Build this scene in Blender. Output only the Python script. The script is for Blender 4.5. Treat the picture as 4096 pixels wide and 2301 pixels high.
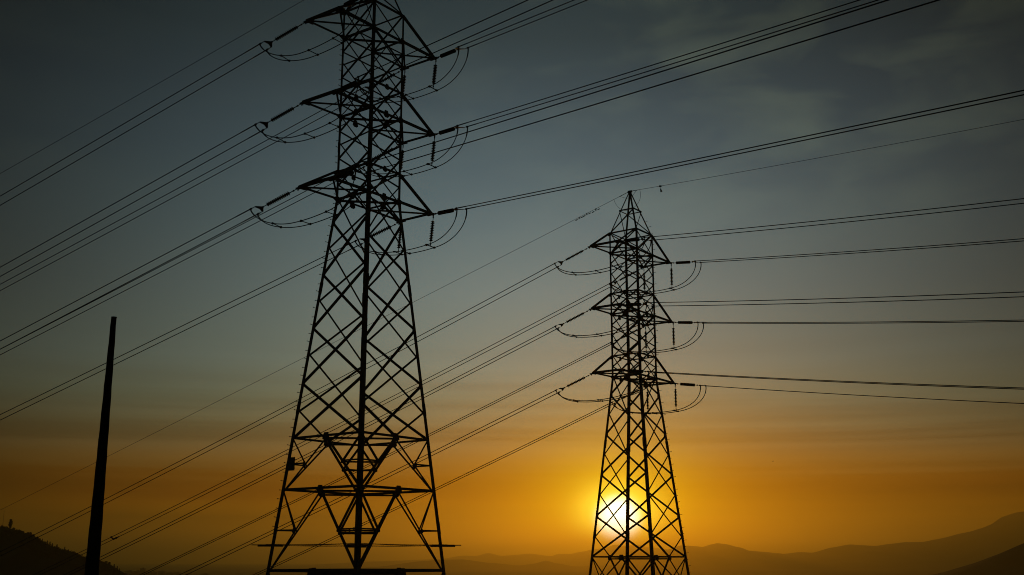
import bpy, math, random
from mathutils import Vector, Matrix, noise as mnoise

# ------------------------------------------------------------------ scene, camera, sky, sun
for o in list(bpy.data.objects):
    bpy.data.objects.remove(o)
scene = bpy.context.scene
COL = scene.collection
R = math.radians
V = Vector
EYE = 1.7                                   # camera height over the ground it stands on
FPX, PITCH, IW, IH = 4544.85, 0.236211, 4096.0, 2301.0

cam_data = bpy.data.cameras.new("camera")
cam = bpy.data.objects.new("camera", cam_data)
COL.objects.link(cam)
cam.location = (0, 0, EYE)
cam.rotation_euler = (math.pi / 2 + PITCH, 0, 0)
cam_data.sensor_width = 36.0
cam_data.lens = FPX / IW * 36.0
cam_data.clip_start = 0.1
cam_data.clip_end = 90000.0
scene.camera = cam

SUN_AZ, SUN_EL = 5.24, 1.98                 # degrees, azimuth from +Y towards +X
SUN_DIR = V((math.sin(R(SUN_AZ)) * math.cos(R(SUN_EL)), math.cos(R(SUN_AZ)) * math.cos(R(SUN_EL)), math.sin(R(SUN_EL))))

vs = scene.view_settings
vs.view_transform = 'Standard'
vs.look = 'None'
vs.exposure = 0.0
vs.gamma = 1.0
vs.use_curve_mapping = False


class NT:
    """small helper for node trees"""
    def __init__(self, tree):
        self.t = tree
        self.n = tree.nodes
        self.l = tree.links
        self.n.clear()

    def node(self, kind, **kw):
        n = self.n.new(kind)
        for k, v in kw.items():
            if k == 'ins':
                for i, x in v.items():
                    self.put(n.inputs[i], x)
            else:
                setattr(n, k, v)
        return n

    def put(self, sock, x):
        if hasattr(x, 'is_output'):
            self.l.new(x, sock)
        else:
            sock.default_value = x

    def math(self, op, a, b=None, c=None, clamp=False):
        n = self.n.new('ShaderNodeMath')
        n.operation = op
        n.use_clamp = clamp
        for i, x in enumerate((a, b, c)):
            if x is not None:
                self.put(n.inputs[i], x)
        return n.outputs[0]

    def ramp(self, fac, stops, interp='LINEAR'):
        n = self.n.new('ShaderNodeValToRGB')
        cr = n.color_ramp
        cr.interpolation = interp
        while len(cr.elements) < len(stops):
            cr.elements.new(0.5)
        for e, (p, c) in zip(cr.elements, stops):
            e.position = p
            e.color = (c[0], c[1], c[2], 1) if not isinstance(c, (int, float)) else (c, c, c, 1)
        self.put(n.inputs[0], fac)
        return n.outputs[0]

    def mix(self, blend, fac, a, b):
        n = self.n.new('ShaderNodeMix')
        n.data_type = 'RGBA'
        n.blend_type = blend
        n.clamp_result = False
        self.put(n.inputs[0], fac)
        self.put(n.inputs[6], a)
        self.put(n.inputs[7], b)
        return n.outputs[2]


def lin(r, g, b):
    f = lambda c: (c / 255.0 / 12.92) if c / 255.0 <= 0.04045 else ((c / 255.0 + 0.055) / 1.055) ** 2.4
    return (f(r), f(g), f(b))


world = bpy.data.worlds.new("World")
scene.world = world
world.use_nodes = True
w = NT(world.node_tree)
tc = w.node('ShaderNodeTexCoord')
dirv = tc.outputs['Generated']
sep = w.node('ShaderNodeSeparateXYZ', ins={0: dirv})
dx, dy, dz = sep.outputs
el = w.math('MULTIPLY', w.math('ARCSINE', dz), 57.29578)                       # elevation, degrees
az = w.math('MULTIPLY', w.math('ARCTAN2', dx, dy), 57.29578)                   # azimuth, degrees
da = w.math('SUBTRACT', az, SUN_AZ)
dot = w.node('ShaderNodeVectorMath', operation='DOT_PRODUCT', ins={0: dirv, 1: tuple(SUN_DIR)}).outputs['Value']
theta = w.math('MULTIPLY', w.math('ARCCOSINE', w.math('MINIMUM', dot, 1.0)), 57.29578)   # angle to the sun

# the physical sky as the base: low sun, dusty air
nish = w.node('ShaderNodeTexSky', sky_type='NISHITA')
nish.sun_disc = False
nish.sun_elevation = R(SUN_EL)
nish.sun_rotation = R(SUN_AZ)
nish.altitude = 300.0
nish.air_density = 1.3
nish.dust_density = 4.0
nish.ozone_density = 2.0

# dusk colours by elevation (towards the sun), thinning out sideways
t_el = w.math('DIVIDE', w.math('ADD', el, 2.0), 42.0, clamp=True)
P = lambda e: (e + 2.0) / 42.0
SKY = [(-2.0, (0.2239, 0.0803, 0.0), 4.0, 24.0, 5.0),
       (0.4, (0.2239, 0.0803, 0.0), 4.0, 24.0, 5.0),
       (1.9, (0.2253, 0.0754, 0.0), 4.0, 24.0, 5.0),
       (3.2, (0.1981, 0.0608, 0.0), 4.0, 24.0, 5.0),
       (4.8, (0.1749, 0.0941, 0.024), 3.6, 22.0, 3.6),
       (6.5, (0.166, 0.166, 0.088), 2.6, 18.5, 2.6),
       (7.8, (0.158, 0.212, 0.145), 1.6, 15.5, 2.0),
       (9.85, (0.1566, 0.2375, 0.2096), 1.2, 14.6, 2.0),
       (13.2, (0.1356, 0.2192, 0.2263), 1.4, 13.4, 2.0),
       (16.6, (0.0945, 0.1665, 0.1899), 1.4, 13.8, 2.0),
       (20.0, (0.0583, 0.1096, 0.136), 1.0, 14.2, 2.0),
       (23.3, (0.0353, 0.067, 0.0851), 0.6, 14.7, 2.0),
       (25.9, (0.0224, 0.0442, 0.0534), 0.0, 15.0, 2.0),
       (30.0, (0.0129, 0.0264, 0.0322), 0.0, 17.0, 2.0),
       (40.0, (0.0057, 0.0122, 0.0156), 0.0, 22.0, 2.0)]
base = w.ramp(t_el, [(P(e), c) for e, c, x0, sg, pw in SKY])
sig = w.ramp(t_el, [(P(e), sg / 40.0) for e, c, x0, sg, pw in SKY])
pwr = w.ramp(t_el, [(P(e), pw / 8.0) for e, c, x0, sg, pw in SKY])
cen = w.ramp(t_el, [(P(e), x0 / 10.0) for e, c, x0, sg, pw in SKY])
dac = w.math('SUBTRACT', az, w.math('MULTIPLY', cen, 10.0))
q = w.math('DIVIDE', dac, w.math('MULTIPLY', sig, 40.0))
fall = w.math('EXPONENT', w.math('MULTIPLY', w.math('POWER', w.math('ABSOLUTE', q), w.math('MULTIPLY', pwr, 8.0)), -0.5))
fall = w.math('ADD', w.math('MULTIPLY', fall, 0.965), 0.035)
sky = w.mix('MULTIPLY', 1.0, base, fall)

# faint high cirrus, brightest well above the sun on the right
mp = w.node('ShaderNodeMapping', ins={0: dirv, 3: (3.2, 3.2, 8.5)})
cn = w.node('ShaderNodeTexNoise', ins={'Vector': mp.outputs[0], 'Scale': 2.9, 'Detail': 4.5, 'Roughness': 0.5, 'Distortion': 0.35})
cl = w.ramp(cn.outputs[0], [(0.44, 0.0), (0.72, 1.0)])
cl_el = w.ramp(t_el, [(P(13), 0.0), (P(20), 1.0), (P(30), 1.0), (P(40), 0.5)])
cl_az = w.ramp(w.math('DIVIDE', w.math('ADD', az, 30.0), 60.0, clamp=True), [(0.35, 0.08), (0.62, 1.0), (0.82, 0.9), (0.95, 0.35)])
clm = w.math('MULTIPLY', w.math('MULTIPLY', cl, cl_el), cl_az)
sky = w.mix('ADD', w.math('MULTIPLY', clm, 1.0), sky, (0.034, 0.039, 0.019, 1))

# broad low dust bands near the horizon
mp2 = w.node('ShaderNodeMapping', ins={0: dirv, 3: (1.0, 1.0, 34.0)})
bn = w.node('ShaderNodeTexNoise', ins={'Vector': mp2.outputs[0], 'Scale': 1.7, 'Detail': 4.0, 'Roughness': 0.5, 'Distortion': 0.3})
bands = w.ramp(bn.outputs[0], [(0.36, 0.62), (0.5, 1.0), (0.64, 1.25)])
band_el = w.ramp(t_el, [(P(-2), 1.0), (P(6), 0.7), (P(11), 0.0)])
sky = w.mix('MULTIPLY', band_el, sky, bands)
# a smoke layer lying above the horizon, thinner in places
sn = w.node('ShaderNodeTexNoise', ins={'Vector': mp2.outputs[0], 'Scale': 3.1, 'Detail': 3.0, 'Roughness': 0.5})
sl = w.math('DIVIDE', w.math('SUBTRACT', w.math('ADD', el, w.math('MULTIPLY', sn.outputs[0], 2.4)), 4.75), 0.75)
sl = w.math('EXPONENT', w.math('MULTIPLY', w.math('MULTIPLY', sl, sl), -1.0))
sky = w.mix('MULTIPLY', w.math('MULTIPLY', sl, 0.92), sky, (0.66, 0.45, 0.1, 1))

# the sun's aureole and the sun
flat = w.math('SQRT', w.math('ADD', w.math('POWER', w.math('MULTIPLY', w.math('ABSOLUTE', da), 0.80), 2.0), w.math('POWER', w.math('ABSOLUTE', w.math('SUBTRACT', el, SUN_EL)), 2.0)))   # glow stretched along the dust layer


def lobe(width, power, col, amp, ang):
    e = w.math('EXPONENT', w.math('MULTIPLY', w.math('POWER', w.math('DIVIDE', ang, width), power), -1.0))
    return w.mix('MULTIPLY', 1.0, (col[0] * amp, col[1] * amp, col[2] * amp, 1), e)
low = w.math('SQRT', w.math('ADD', w.math('POWER', w.math('MULTIPLY', w.math('ABSOLUTE', da), 0.30), 2.0), w.math('POWER', w.math('MULTIPLY', w.math('ABSOLUTE', w.math('SUBTRACT', el, 1.5)), 1.25), 2.0)))
for args in [(1.9, 1.9, (1.0, 0.60, 0.0), 0.22, low), (1.95, 1.3, (1.0, 0.92, 0.0), 1.45, flat), (1.5, 2.6, (1.0, 0.97, 0.10), 1.7, flat), (1.0, 4.5, (3.2, 3.9, 4.6), 1.0, theta)]:
    sky = w.mix('ADD', 1.0, sky, lobe(*args))

bg1 = w.node('ShaderNodeBackground', ins={0: sky, 1: 1.0})
bg2 = w.node('ShaderNodeBackground', ins={0: nish.outputs[0], 1: 0.0035})
NISH_BG = bg2
add = w.node('ShaderNodeAddShader', ins={0: bg1.outputs[0], 1: bg2.outputs[0]})
out = w.node('ShaderNodeOutputWorld', ins={0: add.outputs[0]})
world.cycles.sampling_method = 'MANUAL'
world.cycles.sample_map_resolution = 2048

sun_data = bpy.data.lights.new("sun", 'SUN')
sun_data.energy = 0.43
sun_data.angle = R(0.5)
sun_data.color = (1.0, 0.35, 0.002)
sun = bpy.data.objects.new("sun", sun_data)
COL.objects.link(sun)
sun.location = (0, 0, 80)
sun.rotation_euler = SUN_DIR.to_track_quat('Z', 'Y').to_euler()

scene.cycles.volume_bounces = 0
scene.cycles.use_denoising = True
scene.cycles.filter_width = 1.0


# ------------------------------------------------------------------ helpers
def material(name, c1, c2, scale=3.0, rough=0.7, metal=0.0, bump=0.0):
    m = bpy.data.materials.new(name)
    m.use_nodes = True
    t = NT(m.node_tree)
    o = t.node('ShaderNodeOutputMaterial')
    b = t.node('ShaderNodeBsdfPrincipled', ins={'Roughness': rough, 'Metallic': metal, 'Specular IOR Level': 0.25})
    co = t.node('ShaderNodeTexCoord')
    n = t.node('ShaderNodeTexNoise', ins={'Vector': co.outputs['Object'], 'Scale': scale, 'Detail': 6.0, 'Roughness': 0.6})
    t.put(b.inputs['Base Color'], t.ramp(n.outputs[0], [(0.32, c1), (0.68, c2)]))
    if bump:
        bp = t.node('ShaderNodeBump', ins={'Strength': bump, 'Distance': 0.05, 'Height': n.outputs[0]})
        t.put(b.inputs['Normal'], bp.outputs[0])
    t.l.new(b.outputs[0], o.inputs[0])
    return m


M = {
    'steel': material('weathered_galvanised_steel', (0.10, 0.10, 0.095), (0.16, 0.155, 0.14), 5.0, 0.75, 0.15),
    'plate': material('painted_sign_steel', (0.09, 0.09, 0.085), (0.14, 0.13, 0.11), 6.0, 0.7),
    'glaze': material('brown_glazed_porcelain', (0.02, 0.012, 0.009), (0.035, 0.02, 0.014), 12.0, 0.8),
    'fitting': material('forged_fitting', (0.08, 0.08, 0.08), (0.13, 0.125, 0.12), 14.0, 0.6, 0.2),
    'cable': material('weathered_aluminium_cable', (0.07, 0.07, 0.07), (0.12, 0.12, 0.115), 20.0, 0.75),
    'wire': material('earth_wire_steel', (0.10, 0.10, 0.10), (0.16, 0.155, 0.15), 20.0, 0.75),
    'pole': material('tarred_pole_wood', (0.025, 0.018, 0.013), (0.05, 0.036, 0.025), 2.2, 0.85, 0, 0.4),
    'ground': material('dry_hillside_grass', (0.07, 0.055, 0.03), (0.15, 0.12, 0.065), 0.6, 0.95),
    'plain': material('hazy_plain_fields', (0.05, 0.05, 0.03), (0.13, 0.10, 0.06), 0.004, 0.95),
    'hill': material('wooded_hill_scrub', (0.028, 0.034, 0.018), (0.06, 0.055, 0.03), 0.03, 0.95),
    'mount': material('dry_mountain_rock', (0.07, 0.06, 0.045), (0.15, 0.12, 0.085), 0.0025, 0.95),
    'leaf': material('dark_ridge_foliage', (0.03, 0.045, 0.018), (0.07, 0.08, 0.035), 0.5, 0.9),
    'bark': material('rough_bark', (0.05, 0.035, 0.025), (0.09, 0.07, 0.05), 2.0, 0.9),
    'concrete': material('pale_block_concrete', (0.22, 0.2, 0.18), (0.34, 0.31, 0.28), 0.05, 0.9),
    'glass': material('dark_window_glass', (0.03, 0.035, 0.04), (0.05, 0.05, 0.055), 0.5, 0.25),
    'feather': material('dark_feathers', (0.02, 0.02, 0.02), (0.04, 0.038, 0.035), 30.0, 0.8),
}


class MB:
    def __init__(self):
        self.v = []
        self.f = []

    def add(self, vs, fs):
        n = len(self.v)
        self.v += [tuple(x) for x in vs]
        self.f += [tuple(i + n for i in f) for f in fs]

    def prism(self, sect, p, q):
        """closed section (list of offset vectors) swept from p to q"""
        k = len(sect)
        vs = [p + s for s in sect] + [q + s for s in sect]
        fs = [(i, (i + 1) % k, k + (i + 1) % k, k + i) for i in range(k)]
        fs += [tuple(range(k - 1, -1, -1)), tuple(range(k, 2 * k))]
        self.add(vs, fs)

    def angle(self, p, q, wd, n_in, t=0.016, up=None):
        """steel angle from p to q: one flange in the face plane, one pointing inward"""
        a = (q - p).normalized()
        e2 = (n_in - a * n_in.dot(a)).normalized()
        e1 = e2.cross(a).normalized()
        ref = up if up is not None else V((0, 0, 1))
        if e1.dot(ref) < 0:
            e1 = -e1
        s = [V((0, 0, 0)), e1 * wd, e1 * wd + e2 * t, e1 * t + e2 * t, e1 * t + e2 * wd, e2 * wd]
        if e1.cross(e2).dot(a) < 0:
            s.reverse()
        self.prism(s, p, q)

    def leg_angle(self, p, q, e1, e2, wd, t=0.022):
        s = [V((0, 0, 0)), e1 * wd, e1 * wd + e2 * t, e1 * t + e2 * t, e1 * t + e2 * wd, e2 * wd]
        if e1.cross(e2).dot(q - p) < 0:
            s.reverse()
        self.prism(s, p, q)

    def box(self, c, ex, ey, ez):
        vs = [c + ex * a + ey * b + ez * d for a in (-1, 1) for b in (-1, 1) for d in (-1, 1)]
        self.add(vs, [(0, 1, 3, 2), (4, 6, 7, 5), (0, 4, 5, 1), (2, 3, 7, 6), (0, 2, 6, 4), (1, 5, 7, 3)])

    def plate(self, pts, n, t):
        """flat polygon plate of thickness t along n"""
        self.prism([V(x) for x in pts], V((0, 0, 0)) - n * (t / 2), n * (t / 2))

    def tube(self, pts, r, sides=6, caps=True):
        pts = [V(p) for p in pts]
        n = len(pts)
        rs = r if isinstance(r, (list, tuple)) else [r] * n
        a0 = (pts[1] - pts[0]).normalized()
        ref = V((0, 0, 1)) if abs(a0.z) < 0.9 else V((1, 0, 0))
        e1 = a0.cross(ref).normalized()
        rings = []
        for i, p in enumerate(pts):
            a = (pts[min(i + 1, n - 1)] - pts[max(i - 1, 0)]).normalized()
            e1 = (e1 - a * e1.dot(a)).normalized()
            e2 = a.cross(e1)
            rings.append([p + (e1 * math.cos(k * 2 * math.pi / sides) + e2 * math.sin(k * 2 * math.pi / sides)) * rs[i] for k in range(sides)])
        vs = [x for rg in rings for x in rg]
        fs = []
        for i in range(n - 1):
            for k in range(sides):
                k2 = (k + 1) % sides
                fs.append((i * sides + k, i * sides + k2, (i + 1) * sides + k2, (i + 1) * sides + k))
        if caps:
            fs.append(tuple(range(sides - 1, -1, -1)))
            fs.append(tuple((n - 1) * sides + k for k in range(sides)))
        self.add(vs, fs)

    def ball(self, c, r, seg=8, rings=5):
        prof = [(math.sin(math.pi * i / rings) * r, -math.cos(math.pi * i / rings) * r) for i in range(rings + 1)]
        self.tube([c + V((0, 0, z)) for _, z in prof], [max(x, r * 0.02) for x, _ in prof], seg)

    def mesh(self, name):
        me = bpy.data.meshes.new(name)
        me.from_pydata(self.v, [], self.f)
        me.update()
        return me

    def build(self, name, mat, parent=None, smooth=False):
        me = self.mesh(name)
        me.materials.append(M[mat])
        if smooth:
            for p in me.polygons:
                p.use_smooth = True
        o = bpy.data.objects.new(name, me)
        COL.objects.link(o)
        if parent:
            o.parent = parent
        return o


def tag(o, label=None, cat=None, group=None, kind=None):
    if label: o['label'] = label
    if cat: o['category'] = cat
    if group: o['group'] = group
    if kind: o['kind'] = kind
    return o


def empty(name, loc=(0, 0, 0), rz=0.0):
    o = bpy.data.objects.new(name, None)
    o.empty_display_size = 0.5
    COL.objects.link(o)
    o.location = loc
    o.rotation_euler = (0, 0, rz)
    return o


def copy_tree(o, parent=None):
    c = o.copy()
    COL.objects.link(c)
    if parent:
        c.parent = parent
    for ch in list(o.children):
        copy_tree(ch, c)
    return c


def ray(px, py, dist):
    """point at horizontal distance dist along y seen at photo pixel (px, py)"""
    u, v = (px - IW / 2) / FPX, (IH / 2 - py) / FPX
    y = math.cos(PITCH) - v * math.sin(PITCH)
    z = math.sin(PITCH) + v * math.cos(PITCH)
    return V((u / y * dist, dist, z / y * dist + EYE))


def fbm(p, octv=5):
    return mnoise.fractal(V(p), 1.0, 2.0, octv)


# ------------------------------------------------------------------ terrain
PLAIN = -60.0
PROF = [(-400, 4.0), (-60, 0.6), (0, 0.0), (20, -0.8), (45, -2.2), (81, -5.1), (100, -8.8), (115, -13.1), (160, -40), (220, -52), (400, PLAIN), (1e6, PLAIN)]


def terrain_h(x, y):
    for (a, ha), (b, hb) in zip(PROF, PROF[1:]):
        if y <= b:
            t = max(0.0, min(1.0, (y - a) / (b - a)))
            return ha + (hb - ha) * t
    return PLAIN


def ground():
    radii = [0.0] + [2.0 * (1.062 ** i) for i in range(160)]
    radii = [r for r in radii if r < 28500] + [29000.0]
    seg = 180
    vs, fs = [V((0, 0, terrain_h(0, 0)))], []
    for r in radii[1:]:
        for k in range(seg):
            a = 2 * math.pi * k / seg
            x, y = r * math.sin(a), r * math.cos(a)
            amp = min(0.25 + r * 0.002, 1.2)
            vs.append(V((x, y, terrain_h(x, y) + amp * fbm((x * 0.02, y * 0.02, 0)) * (0.3 if r < 150 else 1))))
    for k in range(seg):
        fs.append((0, 1 + (k + 1) % seg, 1 + k))
    for i in range(len(radii) - 2):
        for k in range(seg):
            k2 = (k + 1) % seg
            fs.append((1 + i * seg + k, 1 + i * seg + k2, 1 + (i + 1) * seg + k2, 1 + (i + 1) * seg + k))
    mb = MB()
    mb.add(vs, fs)
    o = mb.build('ground', 'ground', None, True)
    o.data.materials.append(M['plain'])
    for p in o.data.polygons:
        if p.center.y > 230 or p.center.length > 500:
            p.material_index = 1
    tag(o, 'dry hillside ground falling away to a hazy plain', 'ground', kind='structure')


def ridge(name, outline, dist2, front, back, mat, label, cat, rough=1.0, nx=220, base=PLAIN - 2, bow=0.0):
    """a mountain whose skyline passes through the given skyline points at its own real distance"""
    d0, d1 = dist2 if isinstance(dist2, tuple) else (dist2, dist2)
    o0, o1 = outline[0][0], outline[-1][0]
    pts = [ray(px, py, d0 + (d1 - d0) * min(1.0, (px - o0) / (4100.0 - o0) if o1 > 4100 else (px - o0) / (o1 - o0))) for px, py in outline]
    xs = [p.x for p in pts]
    vs, rows = [], [-1.0, -0.8, -0.6, -0.42, -0.27, -0.15, -0.07, 0.0, 0.1, 0.25, 0.5, 0.75, 1.0]
    for t in rows:
        for i in range(nx + 1):
            x = xs[0] + (xs[-1] - xs[0]) * i / nx
            for a, b in zip(pts, pts[1:]):
                if x <= b.x or b is pts[-1]:
                    s = (x - a.x) / (b.x - a.x)
                    s = max(0.0, min(1.0, s))
                    s2 = s * s * (3 - 2 * s)
                    s = 0.5 * s + 0.5 * s2
                    z = a.z + (b.z - a.z) * s
                    dist = a.y + (b.y - a.y) * s
                    break
            d = abs(t) * (front if t < 0 else back)
            y = dist + (-d if t < 0 else d)
            h = (z - base)
            fall = (1 - abs(t)) ** 1.25
            scale = 1.0 / (front * 0.22)
            nz = fbm((x * scale, y * scale * 0.6, 3.3), 6)
            g = 1 - abs(fbm((x * scale * 0.8 + 7, y * scale * 0.35, 1.7), 5)) * 1.6
            wgt = 0 if t == 0 else min(1.0, abs(t) * 5) * (1 - abs(t))
            zz = base + h * fall + h * rough * wgt * (0.30 * nz + 0.22 * (g - 0.7))
            if t == 0:
                zz += h * 0.006 * rough * fbm((x * scale * 9, 2.0, 5.0), 5)
            vs.append(V((x, y, max(zz, base - 1))))
    fs = []
    m = nx + 1
    for j in range(len(rows) - 1):
        for i in range(nx):
            fs.append((j * m + i, j * m + i + 1, (j + 1) * m + i + 1, (j + 1) * m + i))
    mb = MB()
    mb.add(vs, fs)
    o = mb.build(name, mat, None, True)
    tag(o, label, cat, kind='structure')
    return o


ground()
# distant ranges, far to near
ridge('mountain', [(1180, 2262), (1500, 2246), (1755, 2237), (1854, 2223), (1905, 2224), (1953, 2212), (2007, 2224), (2057, 2220), (2117, 2215), (2205, 2225), (2233, 2216), (2282, 2216),
                   (2320, 2208), (2376, 2198), (2420, 2192), (2462, 2178), (2500, 2184), (2548, 2179), (2600, 2190), (2700, 2200), (2900, 2215), (3200, 2240)],
      16500, 2600, 2600, 'mount', 'faint far mountain range low under the sun', 'mountain', 0.7)
ridge('mountain', [(2450, 2262), (2600, 2226), (2680, 2196), (2725, 2182), (2770, 2184), (2810, 2188), (2845, 2178), (2870, 2173), (2900, 2176), (2925, 2182), (2980, 2202), (3050, 2207), (3130, 2216), (3200, 2209), (3250, 2211),
                   (3330, 2190), (3400, 2178), (3440, 2181), (3500, 2184), (3570, 2175), (3620, 2169), (3690, 2168), (3760, 2155), (3850, 2133), (3880, 2127), (3920, 2115), (3960, 2100),
                   (4010, 2068), (4060, 2052), (4096, 2046), (4300, 2036), (4700, 2060), (5300, 2160)],
      (12000, 9500), 2600, 2400, 'mount', 'hazy mountain range rising to the right edge', 'mountain', 0.9, 300)
ridge('hill', [(1300, 2290), (1500, 2268), (1700, 2244), (1760, 2240), (1850, 2238), (1960, 2252), (2080, 2262), (2130, 2256), (2183, 2243), (2230, 2254), (2300, 2266), (2420, 2262), (2560, 2262), (2700, 2258), (2900, 2266), (3200, 2272), (3360, 2262), (3440, 2252), (3520, 2260), (3700, 2276)],
      9500, 1300, 1300, 'mount', 'low hazy foothills in front of the far range', 'hill', 0.6)
ridge('hill', [(3640, 2352), (3780, 2330), (3845, 2300), (3881, 2275), (3951, 2249), (4010, 2214), (4050, 2196), (4096, 2173), (4300, 2090), (4700, 1990), (5300, 2100)],
      2300, 700, 900, 'hill', 'dark nearer hillside in the lower right corner', 'hill', 0.5)
HILL = [(-1400, 2180), (-700, 2090), (-300, 2085), (-80, 2106), (0, 2114), (12, 2108), (30, 2111), (60, 2125), (95, 2133), (130, 2143), (175, 2170), (215, 2190), (250, 2200), (300, 2211), (335, 2229), (398, 2244), (440, 2260), (480, 2290), (540, 2318), (640, 2330)]
ridge('hill', HILL, 1200, 420, 500, 'hill', 'dark wooded hill in the lower left corner', 'hill', 0.35, 260)


# ------------------------------------------------------------------ trees, scrub and mast on the left hill; far town
def crown_mesh(h, rad, kind, seed, leaf=0.5, n=520):
    rnd = random.Random(seed)
    mb = MB()
    k = 0
    while k < n:
        t = rnd.random()
        if kind == 'conifer':
            r = rad * (1 - t) ** 0.8 * (0.75 + 0.25 * math.sin(t * 40)) + 0.1
        elif kind == 'poplar':
            r = rad * (math.sin(math.pi * min(1, t * 0.92 + 0.06)) ** 0.6)
        else:
            r = rad * math.sqrt(max(0.02, 1 - (2 * t - 1) ** 2)) * (0.8 + 0.35 * mnoise.noise(V((t * 3, seed, 0))))
        a = rnd.random() * 2 * math.pi
        rr = r * math.sqrt(rnd.random())
        c = V((rr * math.cos(a), rr * math.sin(a), h * (0.16 + 0.84 * t)))
        if mnoise.noise(c * 0.9 + V((seed * 3.1, 0, 0))) < -0.22:
            k += 1
            continue
        d1 = V((rnd.uniform(-1, 1), rnd.uniform(-1, 1), rnd.uniform(-.6, .6))).normalized() * leaf * rnd.uniform(.6, 1.3)
        d2 = d1.cross(V((rnd.uniform(-1, 1), rnd.uniform(-1, 1), rnd.uniform(-1, 1)))).normalized() * leaf * 0.45
        mb.add([c - d1, c + d2, c + d1, c - d2], [(0, 1, 2, 3)])
        k += 1
    return mb


def tree(kind, h, rad, seed):
    t = empty('ridge_tree')
    tr = MB()
    tr.tube([V((0, 0, -1.5)), V((0.05, 0, h * 0.4)), V((0, 0.04, h * 0.85))], [0.035 * h, 0.025 * h, 0.006 * h], 6)
    for i in range(5):
        a = i * 2.4
        z = h * (0.3 + 0.1 * i)
        tr.tube([V((0, 0, z)), V((math.cos(a) * rad * .7, math.sin(a) * rad * .7, z + h * .08))], [0.012 * h, 0.004 * h], 5)
    tr.build('trunk', 'bark', t)
    crown_mesh(h, rad, kind, seed).build('crown', 'leaf', t)
    return t


def on_hill(px):
    for (a, ya), (b, yb) in zip(HILL, HILL[1:]):
        if a <= px <= b:
            return ray(px, ya + (yb - ya) * (px - a) / (b - a), 1200)


protos = {('conifer', 0): tree('conifer', 6.6, 1.7, 1), ('poplar', 0): tree('poplar', 7.6, 1.15, 2), ('round', 0): tree('round', 4.6, 2.3, 3), ('round', 1): tree('round', 4.2, 2.6, 4)}
used = {}
RIDGE_TREES = [(8, 'round', 0, .8), (40, 'poplar', 0, 1.35), (54, 'round', 0, 1.0), (66, 'round', 1, .85), (76, 'round', 0, .9), (84, 'round', 1, .8), (92, 'round', 0, .75), (112, 'round', 1, .9), (121, 'round', 0, 1.0), (133, 'round', 1, .8),
               (150, 'round', 0, .8), (158, 'round', 1, .7), (169, 'conifer', 0, .7), (181, 'round', 1, .7), (189, 'conifer', 0, .85), (199, 'conifer', 0, .9), (209, 'conifer', 0, .85), (219, 'round', 0, .6), (227, 'conifer', 0, .95),
               (233, 'round', 1, .7), (258, 'conifer', 0, .85), (274, 'conifer', 0, .5), (424, 'round', 1, .9), (437, 'round', 0, .9), (456, 'conifer', 0, .9), (468, 'conifer', 0, .95), (477, 'conifer', 0, .8)]
for px, kd, vr, sc in RIDGE_TREES:
    pr = protos[(kd, vr)]
    o = pr if (kd, vr) not in used else copy_tree(pr)
    used[(kd, vr)] = 1
    p = on_hill(px)
    o.location = p - V((0, 0, 0.6))
    sc *= 1.0 if kd == 'poplar' else .74
    o.scale = (sc * 1.25, sc * 1.25, sc)
    o.rotation_euler = (0, 0, px * 1.7)
    tag(o, {'conifer': 'small pointed conifer on the ridge of the dark left hill', 'poplar': 'tall slim tree standing highest on the left hill near the picture edge',
            'round': 'small bushy tree on the ridge of the dark left hill'}[kd], 'tree', 'trees along the left hill ridge')
sc_ = MB()
rnd = random.Random(9)
for i in range(14000):
    px = rnd.uniform(-200, 500)
    p = on_hill(px)
    d = rnd.random() ** 2 * 60
    c = p + V((0, -d, -d * 0.10 + rnd.uniform(-.6, 1.0) * (1.0 + mnoise.noise(V((px * .12, d * .2, 0))) * 1.4)))
    d1 = V((rnd.uniform(-1, 1), rnd.uniform(-1, 1), rnd.uniform(-.6, .6))).normalized() * rnd.uniform(.25, .7)
    d2 = d1.cross(V((rnd.uniform(-1, 1), rnd.uniform(-1, 1), rnd.uniform(-1, 1)))).normalized() * .35
    sc_.add([c - d1, c + d2, c + d1, c - d2], [(0, 1, 2, 3)])
tag(sc_.build('scrub', 'leaf'), 'scrub covering the ridge of the dark left hill', 'scrub', kind='stuff')

# thin radio mast on the left hill
mp_ = on_hill(10)
mast = empty('radio_mast', mp_)
tag(mast, 'thin radio mast rising from the left hill at the picture edge', 'mast')
mm = MB()
for a in (0.5, 2.6, 4.7):
    mm.tube([V((.22 * math.cos(a), .22 * math.sin(a), -1)), V((.16 * math.cos(a), .16 * math.sin(a), 16.5))], 0.05, 5)
for i in range(22):
    z = i * 0.75
    a, b = (0.5, 2.6, 4.7)[i % 3], (2.6, 4.7, 0.5)[i % 3]
    mm.tube([V((.21 * math.cos(a), .21 * math.sin(a), z)), V((.21 * math.cos(b), .21 * math.sin(b), z + .75))], 0.025, 4)
mm.build('lattice_shaft', 'steel', mast)
am = MB()
am.tube([V((0, 0, 15.5)), V((0, 0, 18.0))], 0.04, 5)
am.build('antenna', 'steel', mast)

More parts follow.
